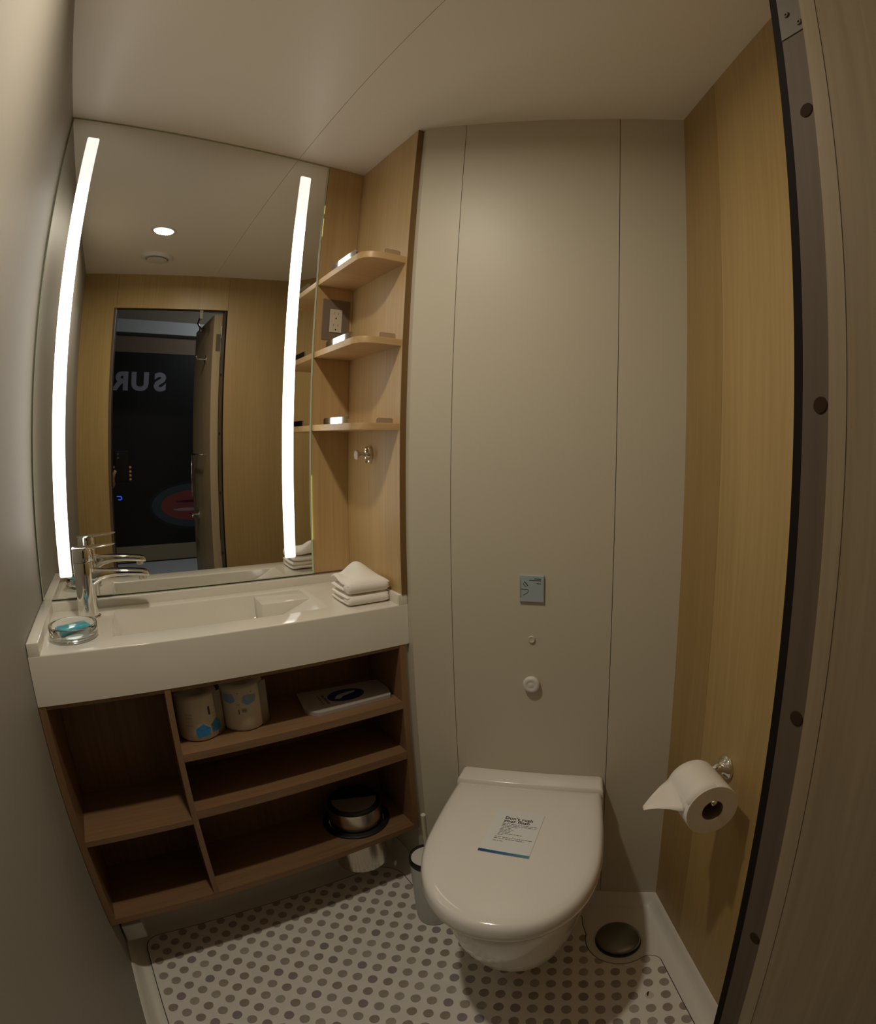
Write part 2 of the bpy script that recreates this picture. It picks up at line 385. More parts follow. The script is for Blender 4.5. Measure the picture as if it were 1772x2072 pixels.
# ------------------------------------------------------------------ vanity cabinet (open shelves)
cb = thing('vanity_cabinet', 'open wooden shelf cabinet hanging under the vanity top', 'cabinet', (.2, 1.39, .21))
x0, x1, y0, y1 = XL+.001, .622, YF+.001, 1.439
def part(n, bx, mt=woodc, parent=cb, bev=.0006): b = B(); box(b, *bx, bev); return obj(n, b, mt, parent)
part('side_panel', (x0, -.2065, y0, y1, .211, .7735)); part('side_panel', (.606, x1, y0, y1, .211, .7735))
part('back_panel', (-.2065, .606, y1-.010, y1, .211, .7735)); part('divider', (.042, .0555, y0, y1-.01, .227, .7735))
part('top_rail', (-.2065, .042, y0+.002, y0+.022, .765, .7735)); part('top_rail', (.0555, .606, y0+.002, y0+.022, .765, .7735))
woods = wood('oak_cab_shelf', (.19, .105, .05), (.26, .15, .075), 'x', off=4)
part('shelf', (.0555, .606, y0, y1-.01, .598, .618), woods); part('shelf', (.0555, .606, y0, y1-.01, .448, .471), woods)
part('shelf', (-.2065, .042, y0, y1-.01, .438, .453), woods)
BC = V(.482, 1.338); HR = .083
def plate_hole(bm, X0, X1, Y0, Y1, z0, z1, c, r):
    angs = sorted(set([2*PI*k/48 for k in range(48)] + [math.atan2(y-c.y, x-c.x) % (2*PI) for x in (X0, X1) for y in (Y0, Y1)]))
    def hit(a):
        dx, dy = math.cos(a), math.sin(a); t = 1e9
        if dx > 1e-9: t = min(t, (X1-c.x)/dx)
        if dx < -1e-9: t = min(t, (X0-c.x)/dx)
        if dy > 1e-9: t = min(t, (Y1-c.y)/dy)
        if dy < -1e-9: t = min(t, (Y0-c.y)/dy)
        return (c.x+dx*t, c.y+dy*t)
    O = [hit(a) for a in angs]; I = [(c.x+r*math.cos(a), c.y+r*math.sin(a)) for a in angs]
    loft(bm, [[(*p, z0) for p in I], [(*p, z0) for p in O], [(*p, z1) for p in O], [(*p, z1) for p in I], [(*p, z0) for p in I]], False, False)
    bmesh.ops.remove_doubles(bm, verts=bm.verts, dist=1e-6)
b = B(); plate_hole(b, -.2065, .606, y0, y1-.01, .211, .227, BC, HR); obj('bottom_shelf', b, woods, cb)
part('filler_strip', (.622, .6338, 1.232, 1.2395, .03, .7735), mat('filler', (.50, .45, .38), .5))

# ------------------------------------------------------------------ bin in the cut-out
bn = thing('waste_bin', 'round steel waste bin sunk through the bottom cabinet shelf', 'bin', (BC.x, BC.y, .085))
b = B(); lathe(b, [(.070, 0), (.0745, .003), (.0752, .02), (.0755, .195), (.0745, .202), (.071, .202), (.070, .196)], (BC.x, BC.y, .085), n=56); obj('body', b, mat('bin_steel', (.62, .57, .49), .22, 1), bn, smooth=False, autos=40)
b = B(); lathe(b, [(.0785, 0), (.095, 0), (.095, .004), (.092, .007), (.080, .007), (.0785, .004), (.0785, 0)], (BC.x, BC.y, .2272), n=56, cap=False); obj('collar', b, black, bn, autos=40)
b = B(); lathe(b, [(.0705, 0), (.0735, .004), (.0735, .009), (.070, .0125), (.066, .010), (.062, .008)], (BC.x, BC.y, .286), n=56); obj('rim', b, black, bn, autos=40)
b = B(); fa = math.atan2(-BC.y, -BC.x)
slab(b, [(BC.x+.063*math.cos(fa+t), BC.y+.063*math.sin(fa+t)) for t in [R(-92+q*184/24) for q in range(25)]], .2945, .2985, .001); obj('flap', b, mat('flap_grey', (.30, .28, .27), .3, .2), bn)

# ------------------------------------------------------------------ siphon box under the cabinet
b = B(); box(b, -.219, -.163, 1.335, 1.4395, .048, .102, .003)
tag(obj('service_box', b, plast, loc=(-.19, 1.39, .05)), 'small white service box under the cabinet beside the left wall', 'box')

# ------------------------------------------------------------------ wrapped toilet rolls
def wrapped(x, y, r, h, ang, label, marks, tilt=0):
    t = thing('wrapped_toilet_roll', label, 'toilet roll', (x, y, .6182), 0, 'wrapped rolls in the cabinet')
    pap = mat('wrapper_paper', (.60, .55, .45), .6, var=.06, scale=30, bump=.8)
    b = B(); n = 40
    rings = []
    for rr, z in ((.018, .0), (r*.93, .001), (r, .006), (r*1.005, h*.5), (r, h-.006), (r*.93, h), (r*.55, h-.003), (.021, h-.007), (.019, h-.03)):
        rings.append([(x+rr*(1+.012*math.sin(5*a+x*40+z*60))*math.cos(a), y+rr*(1+.012*math.cos(4*a+z*80))*math.sin(a), .6182+z) for a in [2*PI*k/n for k in range(n)]])
    loft(b, rings); obj('wrapped_body', b, pap, t, smooth=True)
    # loose paper flap at the side
    b = B(); a0 = ang+R(66)
    p0 = [(x+(r+.001)*math.cos(a0-.25+k*.12), y+(r+.001)*math.sin(a0-.25+k*.12)) for k in range(3)] + [(x+(r+.003+.003*k)*math.cos(a0+.08+k*.07), y+(r+.003+.003*k)*math.sin(a0+.08+k*.07)) for k in range(3)]
    vv = [[b.verts.new((px, py, .6190+z)) for px, py in p0] for z in (0, h*.5, h*.97)]
    for r0, r1 in zip(vv, vv[1:]):
        for k in range(5): b.faces.new((r0[k], r0[k+1], r1[k+1], r1[k]))
    bmesh.ops.solidify(b, geom=b.faces, thickness=.0006); obj('wrapper_flap', b, pap, t, smooth=True)
    for (da, z0, pts, m_) in marks:
        b = B(); vs2 = []; pts = [(p_[0]+(q_[0]-p_[0])*k/4, p_[1]+(q_[1]-p_[1])*k/4) for p_, q_ in zip(pts, pts[1:]+pts[:1]) for k in range(4)]
        for (u, v) in pts: a = ang+da+u/r; vs2.append(((r*1.032)*math.cos(a)+x, (r*1.032)*math.sin(a)+y, .6182+z0+v))
        c_ = Vector((sum(p[0] for p in vs2)/len(vs2), sum(p[1] for p in vs2)/len(vs2), sum(p[2] for p in vs2)/len(vs2)))
        am = ang+da; c_.x = x+r*1.032*math.cos(am+sum(p[0] for p in pts)/len(pts)/r); c_.y = y+r*1.032*math.sin(am+sum(p[0] for p in pts)/len(pts)/r)
        cv = b.verts.new(c_); vv = [b.verts.new(p) for p in vs2]
        for k in range(len(vv)): b.faces.new((cv, vv[k], vv[(k+1) % len(vv)]))
        obj('printed_mark', b, m_, t)
blue1 = mat('print_blue', (.03, .22, .52), .5); blue2 = mat('print_light_blue', (.22, .34, .52), .5)
pent = [(-.015, -.014), (.013, -.013), (.017, .004), (.001, .017), (-.017, .007)]
leafs = [(-.021, .008), (.008, .011), (.014, -.005), (.002, -.013), (-.017, -.007)]
def dash(w, h): return [(-w/2, -h/2), (w/2, -h/2), (w/2, h/2), (-w/2, h/2)]
fa = math.atan2(-1.31, -.115)
wrapped(.112, 1.313, .051, .108, fa, 'wrapped toilet roll nearest the divider, with dark blue marks near its base',
        [(R(8), .026, pent, blue1), (R(50), .030, pent, blue1), (R(30), .072, dash(.004, .02), ink)] + [(R(-25), .042+k*.009, dash(.016, .0012), MATS['wrapper_paper'] if k > 3 else mat('faint_print', (.33, .29, .24), .6)) for k in range(4)] + [(R(42), .055+k*.008, dash(.010, .0012), MATS['faint_print']) for k in range(4)])
fb = math.atan2(-1.315, -.218)
wrapped(.222, 1.318, .052, .112, fb, 'wrapped toilet roll with light blue marks near its top, in the cabinet',
        [(R(-34), .085, leafs, blue2), (R(14), .080, [(-u, v) for u, v in leafs], blue2), (R(-12), .052, dash(.0018, .012), ink), (R(2), .054, dash(.011, .0085), MATS['faint_print']), (R(2), .0545, dash(.009, .0012), ink), (R(-10), .098, dash(.002, .002), ink), (R(24), .098, dash(.002, .002), ink), (R(-12), .070, dash(.008, .001), ink)])

# ------------------------------------------------------------------ flat printed bag in the cabinet
bg = thing('hygiene_bag', 'flat white paper bag with dark blue oval, lying in the upper right cabinet bay', 'bag', (.48, 1.32, .6182))
b = B(); out = fillet([(.366, 1.285), (.392, 1.256), (.592, 1.262), (.604, 1.300), (.603, 1.372), (.378, 1.392)], [.012, .01, .004, .004, .004, .004])
slab(b, out, .6185, .628, .003); obj('paper_sleeve', b, mat('bag_paper', (.42, .38, .36), .5, bump=.3, scale=40), bg, autos=50)
b = B(); slab(b, [(.490+.050*math.cos(t), 1.322+.034*math.sin(t)) for t in [2*PI*q/32 for q in range(32)]], .6279, .6287); ov = obj('printed_oval', b, mat('navy_print', (.012, .022, .13), .4), bg)
b = B(); slab(b, fillet([(.455, 1.312), (.470, 1.306), (.480, 1.318), (.515, 1.326), (.522, 1.334), (.500, 1.336), (.470, 1.330)], .004), .6286, .6291); obj('printed_figure', b, mat('pale_blue_print', (.40, .52, .60), .5), ov)
b = B(); 
for k in range(5): box(b, .418+k*.0004, .4195+k*.0004+.002, 1.295+k*.012, 1.303+k*.012, .6279, .6284)
box(b, .430, .436, 1.292, 1.350, .6279, .6283); obj('printed_lines', b, mat('grey_print', (.18, .16, .16), .6), bg)

# ------------------------------------------------------------------ mirror with light strips
eps = R(-.25)
mi_ = thing('mirror', 'tall frameless mirror with two vertical light strips above the vanity', 'mirror', (.14, 1.553, .9035))
mi_.rotation_euler = (eps, 0, 0)
def mloc(b): bmesh.ops.translate(b, verts=b.verts, vec=(-.14, -1.553, -.9035)); return b
mirm = mat('mirror_silver', (.80, .80, .765), .0, 1); glassedge = mat('glass_edge', (.42, .56, .45), .15, 0, coat=.5)
b = B(); box(b, -.2195, .5055, 1.5530, 1.5575, .9035, 2.077)
for f in b.faces: f.material_index = 0 if f.normal.y < -.9 or f.calc_center_median().y < 1.5531 else 1
obj('glass', mloc(b), [mirm, glassedge], mi_, local=True)
b = B(); box(b, -.2195, .5055, 1.5522, 1.5531, 2.0755, 2.077); box(b, .5012, .5060, 1.5522, 1.5531, .9035, 2.077); box(b, -.2195, .5055, 1.5522, 1.5531, .9035, .9050); box(b, -.2195, -.2180, 1.5522, 1.5531, .9035, 2.077)
obj('polished_edge', mloc(b), mat('glass_bevel', (.56, .66, .50), .25, 0, coat=.6), mi_, local=True)
led = mat('led_panel', (.9, .9, .9), .4, emit=LED_C, est=LED_E)
nt = led.node_tree; tc = nt.nodes.new('ShaderNodeTexCoord'); sp_ = nt.nodes.new('ShaderNodeSeparateXYZ'); cr = nt.nodes.new('ShaderNodeValToRGB')
cr.color_ramp.interpolation = 'EASE'; els = cr.color_ramp.elements; els[0].position = .0; els[0].color = (.19,)*3+(1,); els[1].position = 1; els[1].color = (.19,)*3+(1,)
for p_, c_ in ((.06, .19), (.10, 1), (.84, 1), (.89, .19)): e = els.new(p_); e.color = (c_, c_, c_, 1)
ml = nt.nodes.new('ShaderNodeMath'); ml.operation = 'MULTIPLY'; ml.inputs[1].default_value = LED_E
nt.links.new(tc.outputs['Generated'], sp_.inputs[0]); nt.links.new(sp_.outputs[2], cr.inputs[0]); nt.links.new(cr.outputs[0], ml.inputs[0]); nt.links.new(ml.outputs[0], nt.nodes['Principled BSDF'].inputs['Emission Strength'])
for xa in (-.1715, .4225):
    b = B(); slab(b, fillet([(xa, 0), (xa+.0315, 0), (xa+.0315, 1.075), (xa, 1.075)], .005, 4), 0, .0012)
    bmesh.ops.rotate(b, verts=b.verts, cent=(0,0,0), matrix=Matrix.Rotation(PI/2, 3, 'X')); bmesh.ops.translate(b, verts=b.verts, vec=(0, 1.5529, .955))
    obj('light_strip', mloc(b), led, mi_, local=True)
yl = mat('leaking_backlight', (.8, .8, .5), .4, emit=(.95, 1.0, .30), est=1.1)
for z0, z1 in ((1.93, 1.955), (1.86, 1.915), (1.00, 1.18)):
    b = B(); box(b, .5056, .5066, 1.5532, 1.5565, z0, z1); obj('backlight_gap', mloc(b), yl, mi_, local=True)

# ------------------------------------------------------------------ corner shelf unit right of the mirror
su = thing('corner_shelf_unit', 'open oak niche with three rounded shelves right of the mirror', 'shelf', (.57, 1.45, .905))
part('back_panel', (.5075, .6175, 1.5575, 1.5615, .9036, 2.079), woodn, su, 0)
part('side_panel', (.6180, .6325, YF+.001, 1.561, .9036, 2.079), woodn, su, 0)
b = B(); box(b, .6180, .6335, YF-.0015, YF+.001, .9036, 2.0795, .0004); obj('edge_band', b, woode, su)
def shelf(zt):
    b = B(); out = fillet([(.6178, 1.5573), (.5075, 1.5573), (.5075, 1.228), (.6178, 1.228)], [0, 0, .052, 0], 10)
    slab(b, out, zt-.016, zt, .001); s = obj('shelf', b, woodx, su, autos=40)
    for (ax, ay, bx_, by, mt, nm, hr_) in ((.5115, 1.46, .5115, 1.285, chrome, 'guard_rail', .016), (.560, 1.2345, .604, 1.2345, mat('satin_bronze', (.46, .33, .20), .4, .2), 'guard_rail', .0125)):
        b = B(); d = (V(bx_, by)-V(ax, ay)); L_ = d.length; d.normalize(); n_ = V(-d.y, d.x)*.0022
        prof = fillet([(0, 0), (L_, 0), (L_, hr_), (0, hr_)], [0, 0, .008, .008], 6)
        A = [b.verts.new((ax+d.x*u-n_.x, ay+d.y*u-n_.y, zt+v)) for u, v in prof]; Bv = [b.verts.new((ax+d.x*u+n_.x, ay+d.y*u+n_.y, zt+v)) for u, v in prof]
        b.faces.new(A); b.faces.new(Bv[::-1])
        for i in range(len(A)): b.faces.new((A[i], A[(i+1) % len(A)], Bv[(i+1) % len(A)], Bv[i]))
        obj(nm, b, mt, s)
for z in (1.729, 1.522, 1.319): shelf(z)
# ---- outlet
ot_ = thing('power_outlet', 'beige twin power outlet on a brown plate between the upper niche shelves', 'outlet', (.567, 1.557, 1.615))
b = B(); box(b, .527, .6105, 1.5555, 1.5573, 1.560, 1.678, .0006); obj('plate', b, mat('outlet_plate', (.20, .155, .12), .4), ot_)
b = B(); box(b, .549, .5855, 1.5515, 1.5558, 1.583, 1.650, .0012); so = obj('socket_face', b, mat('socket_cream', (.62, .56, .46), .35), ot_)
for zc in (1.633, 1.600):
    b = B(); box(b, .5595, .5612, 1.5510, 1.5518, zc+.001, zc+.008); box(b, .5725, .5742, 1.5510, 1.5518, zc+.001, zc+.008)
    obj('slot', b, mat('slot_dark', (.30, .25, .2), .6), so)
    b = B(); lathe(b, [(.0019, 0), (.0019, .0012)], (.567, 1.5518, zc-.009), (0, -1, 0), 12); obj('ground_hole', b, black, so)
# ---- robe hook
hk = thing('robe_hook', 'round chrome robe hook on the niche side panel below the shelves', 'hook', (.618, 1.401, 1.24))
b = B(); lathe(b, [(.0225, 0), (.0225, .007), (.019, .0085), (.016, .006), (.007, .0065)], (.6178, 1.401, 1.24), (-1, 0, 0), 36); obj('rosette', b, chrome, hk, autos=40)
b = B(); lathe(b, [(.0075, .004), (.0065, .018), (.0070, .026), (.0125, .034), (.0130, .038), (.011, .040), (.0001, .040)], (.6178, 1.401, 1.24), (-1, 0, 0), 32); obj('peg', b, mat('satin_chrome', (.75, .74, .70), .28, 1), hk, autos=40)

# ------------------------------------------------------------------ faucet
fc = thing('faucet', 'chrome single-lever faucet at the left end of the basin', 'faucet', (-.103, 1.462, .8782))
fx, fy, fz = -.103, 1.462, .8782
b = B(); lathe(b, [(.029, 0), (.029, .003), (.0245, .006), (.0240, .05), (.0240, .10), (.0245, .128), (.0240, .1295)], (fx, fy, fz), n=40); obj('body', b, chrome, fc, autos=40)
b = B()
def rr_ring(x, zc, hw, hh, n=20, tiltx=0): return [(x+tiltx*math.sin(2*PI*k/n), fy+hw*math.copysign(abs(math.cos(2*PI*k/n))**.55, math.cos(2*PI*k/n)), zc+hh*math.copysign(abs(math.sin(2*PI*k/n))**.6, math.sin(2*PI*k/n))) for k in range(n)]
prof = [(fx+.004, fz+.092, .016, .024), (fx+.022, fz+.094, .017, .020), (fx+.040, fz+.098, .018, .0135), (fx+.065, fz+.1005, .0185, .0095), (fx+.10, fz+.0995, .0185, .0080), (fx+.138, fz+.0955, .018, .0075), (fx+.150, fz+.0925, .0165, .0070), (fx+.154, fz+.0905, .012, .0045)]
loft(b, [rr_ring(*q) for q in prof]); sp = obj('spout', b, chrome, fc, smooth=True)
b = B(); lathe(b, [(.0095, 0), (.0095, -.010), (.008, -.012)], (fx+.138, fy, fz+.0905), n=24); obj('aerator', b, steel, sp, autos=40)
b = B(); lathe(b, [(.0240, .1305), (.0245, .134), (.0240, .155), (.0230, .159), (.0001, .1605)], (fx, fy, fz), n=40)
lv = obj('lever_cap', b, chrome, fc, autos=40)
b = B(); loft(b, [rr_ring(fx-.024, fz+.160, .018, .0022), rr_ring(fx+.01, fz+.1615, .020, .0026), rr_ring(fx+.045, fz+.163, .0125, .0024), rr_ring(fx+.072, fz+.166, .0105, .0022), rr_ring(fx+.078, fz+.1675, .008, .0012)])
obj('lever_blade', b, chrome, fc, smooth=True)

# ------------------------------------------------------------------ soap dish and soap
sx, sy, sz = -.131, 1.314, .8782
glass = mat('clear_glass', (.97, 1, 1), .0, trans=1, ior=1.48)
sd = thing('soap_dish', 'round clear glass soap dish on the vanity beside the left wall', 'dish', (sx, sy, sz))
b = B(); lathe(b, [(.0001, 0), (.044, 0), (.0505, .003), (.0530, .010), (.0530, .029), (.0522, .0315), (.0495, .0315), (.0482, .029), (.0475, .013), (.043, .0085), (.0001, .0075)], (sx, sy, sz), n=64, cap=False)
obj('bowl', b, glass, sd, smooth=True)
b = B(); box(b, sx-.036, sx+.036, sy-.022, sy+.022, sz+.0085, sz+.0275, .006); bmesh.ops.rotate(b, verts=b.verts, cent=(sx, sy, sz+.016), matrix=Matrix.Rotation(R(24), 3, 'Z') @ Matrix.Rotation(R(0), 3, 'X'))
tag(obj('soap_bar', b, mat('blue_wrapper', (.05, .42, .56), .15, coat=.8, var=.25, scale=50), loc=(sx, sy, sz+.0085), autos=50), 'blue wrapped soap bar lying in the glass dish', 'soap')

# ------------------------------------------------------------------ washcloths
def cloth_fold(z0, nl, th, peak, name_label, x0=.492, x1=.607, y0=1.266, y1=1.378, extra=0):
    t = thing('washcloth', name_label, 'towel', ((x0+x1)/2, (y0+y1)/2, z0), 0, 'folded washcloths on the vanity')
    def layer(zb, zt, dx, seed, pk):
        rnd = random.Random(seed); b = B(); N, M_ = 14, 14
        def P(i, j, top):
            u, v = i/N, j/M_
            cx = max(0, min(1, u)); e = min(u, 1-u, v, 1-v)
            rnd_ = 1-(1-min(1, e/.14))**2
            x = x0+dx+(x1-x0)*u; y = y0+(y1-y0)*v
            mid = (zb+zt)/2; hh = (zt-zb)/2*(.25+.75*math.sqrt(max(0, rnd_)))
            wob = .0011*math.sin(5*u+seed)+.0011*math.cos(6*v+seed*2)
            z = mid + (hh if top else -hh) + wob
            if pk:
                # turned up ridge toward the back corner, dip at the left
                g = math.exp(-(abs(u-.58)**2/.085+(v-.88)**2/.20)); z += (.031*g*min(1, v/.25) if top else .006*g)
                g2 = math.exp(-((u-.02)**2/.02+(v-.75)**2/.05)); z += .012*g2
                g3 = math.exp(-((u-.22)**2/.02+(v-.62)**2/.06)); z -= (.006*g3 if top else 0)
                if u > .85: z -= .010*(u-.85)/.15*g if top else 0
            return (x, y, z)
        T = [[b.verts.new(P(i, j, True)) for j in range(M_+1)] for i in range(N+1)]
        Bt = [[b.verts.new(P(i, j, False)) for j in range(M_+1)] for i in range(N+1)]
        for i in range(N):
            for j in range(M_):
                b.faces.new((T[i][j], T[i+1][j], T[i+1][j+1], T[i][j+1])); b.faces.new((Bt[i][j], Bt[i][j+1], Bt[i+1][j+1], Bt[i+1][j]))
        for i in range(N):
            b.faces.new((T[i][0], Bt[i][0], Bt[i+1][0], T[i+1][0])); b.faces.new((T[i][M_], T[i+1][M_], Bt[i+1][M_], Bt[i][M_]))
        for j in range(M_):
            b.faces.new((T[0][j], T[0][j+1], Bt[0][j+1], Bt[0][j])); b.faces.new((T[N][j], Bt[N][j], Bt[N][j+1], T[N][j+1]))
        return b
    z = z0
    for k in range(nl):
        b = layer(z, z+th, random.uniform(-.002, .002), k*3+z0*100, peak and k == nl-1)
        obj('fold', b, cloth, t, smooth=True, sub=1); z += th
    b = B(); rings = []; hh = (z-z0)/2; zc = (z+z0)/2
    for q in range(17):
        u = q/16; e = min(u, 1-u)/.10; f_ = 1 if e >= 1 else .45+.55*math.sqrt(max(0, 1-(1-e)**2)); x = x0-.0005+(x1-x0+.001)*u
        rings.append([(x, y0+.012-.0165*f_*math.cos(a), zc+hh*.97*f_*math.sin(a)) for a in [R(-90+k*180/12) for k in range(13)]] + [(x, y0+.030, zc+hh*.80*f_), (x, y0+.030, zc-hh*.80*f_)])
    loft(b, rings); obj('front_fold', b, cloth, t, smooth=True, sub=1)
    return z
zz = cloth_fold(.8784, 2, .0135, False, 'neatly folded white washcloth at the bottom of the pair on the vanity')
cloth_fold(zz+.0008, 2, .0150, True, 'white washcloth with a raised peak, on top of the folded pair', x0=.4925, x1=.6085, y0=1.267, y1=1.385)

# ------------------------------------------------------------------ things on the diagonal wall
F0 = V(.830, .977)       # foot of the toilet axis on the wall
def onT(u, k=0): p = F0 + tdir*u + tn*k; return p
rz = math.atan2(tdir.y, tdir.x)       # local x = along the wall to the right, local -y = out of the wall
def wall_thing(n, lab, cat, u, z): p = onT(u); return thing(n, lab, cat, (p.x, p.y, z), rz)
fp = wall_thing('flush_plate', 'small square blue-grey flush plate on the wall above the toilet', 'flush plate', 0.0, .940)
b = B(); box(b, -.029, .029, -.006, 0, -.032, .032, .0012); obj('plate', b, mat('plate_blue_grey', (.38, .45, .49), .3), fp, local=True)
b = B()
def strip(b, pts, wd_, y=-.0063, t=.0006):
    for (xa, za), (xb, zb) in zip(pts, pts[1:]):
        d = V(xb-xa, zb-za); L_ = d.length; d.normalize(); n_ = V(-d.y, d.x)*wd_/2
        q = [(xa+n_.x, za+n_.y), (xb+n_.x, zb+n_.y), (xb-n_.x, zb-n_.y), (xa-n_.x, za-n_.y)]
        A = [b.verts.new((x, y, z)) for x, z in q]; A2 = [b.verts.new((x, y+t, z)) for x, z in q]
        b.faces.new(A); b.faces.new(A2[::-1])
        for i in range(4): b.faces.new((A[i], A[(i+1) % 4], A2[(i+1) % 4], A2[i]))
strip(b, [(.006, .0245), (.022, .0240)], .0022); strip(b, [(-.006, .0205), (.022, .0200)], .0022); strip(b, [(.012, .0135), (.022, .0130)], .0016)
strip(b, [(-.018, .017), (-.013, .013), (-.009, .007)], .0022); strip(b, [(-.020, .013), (-.017, .008), (-.013, .004)], .0012)
strip(b, [(-.025, -.001), (-.008, -.002), (-.0075, -.006), (-.010, -.010), (-.020, -.016)], .0012); strip(b, [(-.0255, .020), (-.0255, -.022)], .0010)
obj('printed_symbol', b, mat('dark_teal_print', (.05, .08, .08), .5), fp, local=True)
cp = wall_thing('screw_cap', 'tiny white screw cap on the wall between flush plate and round knob', 'cap', 0.0, .814)
b = B(); lathe(b, [(.0085, 0), (.0085, .003), (.0070, .0045), (.0055, .0035), (.0001, .0035)], (0, 0, 0), (0, -1, 0), 28); obj('cap', b, beige, cp, local=True, autos=40)
kn = wall_thing('wall_bumper', 'round white knob bumper on the wall above the toilet lid', 'knob', 0.0, .699)
b = B(); lathe(b, [(.0190, 0), (.0205, .004), (.0205, .010), (.0185, .0135), (.0120, .0145), (.0095, .0125), (.0075, .0130), (.0001, .0145)], (0, 0, 0), (0, -1, 0), 40); obj('knob', b, plast, kn, local=True, smooth=True)

# ------------------------------------------------------------------ toilet (local x right, local y negative = out of the wall)
to = thing('toilet', 'white wall-hung toilet with closed rounded lid', 'toilet', (F0.x, F0.y, .085), rz)
ZT = .085
def outline(Wd, L, v0=.0, n=60, sq=2.35, flat=.30, wback=None):
    """D shaped outline: straight sides to `flat` of length then rounded nose"""
    wback = wback or Wd; pts = []
    v1 = v0 + (L-v0)*flat
    side = [(wback+(Wd-wback)*math.sin(k/8*PI/2), v0+(v1-v0)*k/8) for k in range(8)]
    nose = []
    m_ = n//2-8
    for k in range(m_+1):
        a = PI/2*k/m_; nose.append((Wd*math.cos(a)**(2/sq), v1+(L-v1)*math.sin(a)**(2/sq)))
    right = side+nose
    left = [(-x, v) for x, v in reversed(right[:-1])]
    return [(x, -v) for x, v in right+left]
def ring(o_, z, s=1.0, c=(0, -.28), dz=None): return [((x-c[0])*s+c[0], (y-c[1])*s+c[1], z-ZT) for x, y in o_]
# bowl
b = B(); rg = []
for z, Wd, L, fl_ in ((.085, .098, .300, .3), (.090, .112, .325, .3), (.105, .122, .350, .3), (.14, .136, .390, .3), (.19, .150, .430, .3), (.25, .163, .468, .3), (.31, .172, .492, .3), (.36, .178, .506, .3), (.388, .180, .511, .3), (.392, .176, .507, .3)):
    rg.append([(x, y, z-ZT) for x, y in outline(Wd, L, 0, flat=fl_, sq=2.2)])
loft(b, rg); obj('bowl', b, porc, to, local=True, autos=60)
# hinge block behind the lid
b = B(); rg = []
for z, g in ((.392, 0), (.420, 0), (.434, .0006), (.440, .003), (.4425, .008)):
    o_ = fillet([(-.181+g, -.0005), (.181-g, -.0005), (.184-g, -.057+g*.4), (-.184+g, -.057+g*.4)], [.004, .004, .003, .003], 5)
    rg.append([(x, y, z-ZT) for x, y in o_])
loft(b, rg); obj('hinge_cover', b, porc, to, local=True, autos=50)
# lid
b = B(); lo_ = outline(.191, .529, .0565, flat=.44, sq=2.15, wback=.181, n=80)
c0 = (0, -.28); rg = []
for z, s_ in ((.396, .965), (.399, .988), (.406, 1.0), (.416, 1.0), (.426, .992), (.433, .975), (.4375, .945), (.4405, .88), (.4425, .75), (.4435, .5), (.4438, .2)):
    rg.append(ring(lo_, z, s_, c0))
loft(b, rg); ld_ = obj('lid', b, porc, to, local=True, smooth=True)
# notice card lying on the lid
a_ = R(-rz*0)
cardc = F0 + tdir*(-.006) + tn*.252
cdz = .4442
crd = thing('notice_card', 'white printed notice with a blue bottom bar lying on the toilet lid', 'card', (cardc.x, cardc.y, cdz), rz+R(-5.5))
b = B(); box(b, -.0545, .0545, -.0765, .0765, 0, .0008); obj('paper', b, mat('card_white', (.78, .80, .82), .45), crd, local=True)
b = B(); box(b, -.0545, .0545, -.0765, -.0685, .0008, .0011); g = obj('blue_bar', b, mat('bar_blue', (.03, .12, .33), .4), crd, local=True)
nt = MATS['bar_blue'].node_tree; tc = nt.nodes.new('ShaderNodeTexCoord'); sp_ = nt.nodes.new('ShaderNodeSeparateXYZ'); cr = nt.nodes.new('ShaderNodeValToRGB'); mr = nt.nodes.new('ShaderNodeMapRange')
mr.inputs['From Min'].default_value = -.0545; mr.inputs['From Max'].default_value = .0545
nt.links.new(tc.outputs['Object'], sp_.inputs[0]); nt.links.new(sp_.outputs[0], mr.inputs['Value']); nt.links.new(mr.outputs[0], cr.inputs[0]); nt.links.new(cr.outputs[0], nt.nodes['Principled BSDF'].inputs['Base Color'])
cr.color_ramp.elements[0].color = (.02, .05, .20, 1); cr.color_ramp.elements[1].color = (.12, .30, .34, 1); e = cr.color_ramp.elements.new(.4); e.color = (.03, .13, .36, 1)
for body, y in (("Don't rush", .044), ("your flush", .0335)):
    b = text_bm(body, .0135, .00015, bold=.0003, space=1.08); bmesh.ops.translate(b, verts=b.verts, vec=(-.030, y, .0010)); obj('headline', b, ink, crd, local=True)
b = B()
for y, x0_, w_ in ((.0275, -.030, .079), (.0225, -.030, .078), (.0175, -.030, .036), (.0120, -.029, .021), (.0070, -.029, .030), (.0020, -.030, .024), (-.0030, -.030, .025), (-.0080, -.030, .052), (-.0130, -.031, .014), (-.0210, -.034, .083), (-.0265, -.034, .066), (-.0345, -.034, .021)):
    x = x0_; rnd = random.Random(int(y*1e4))
    while x < x0_+w_:
        l_ = rnd.uniform(.003, .009); box(b, x, min(x+l_, x0_+w_), y-.0007, y+.0007, .0008, .0010); x += l_+.0016
obj('fine_print', b, ink, crd, local=True)

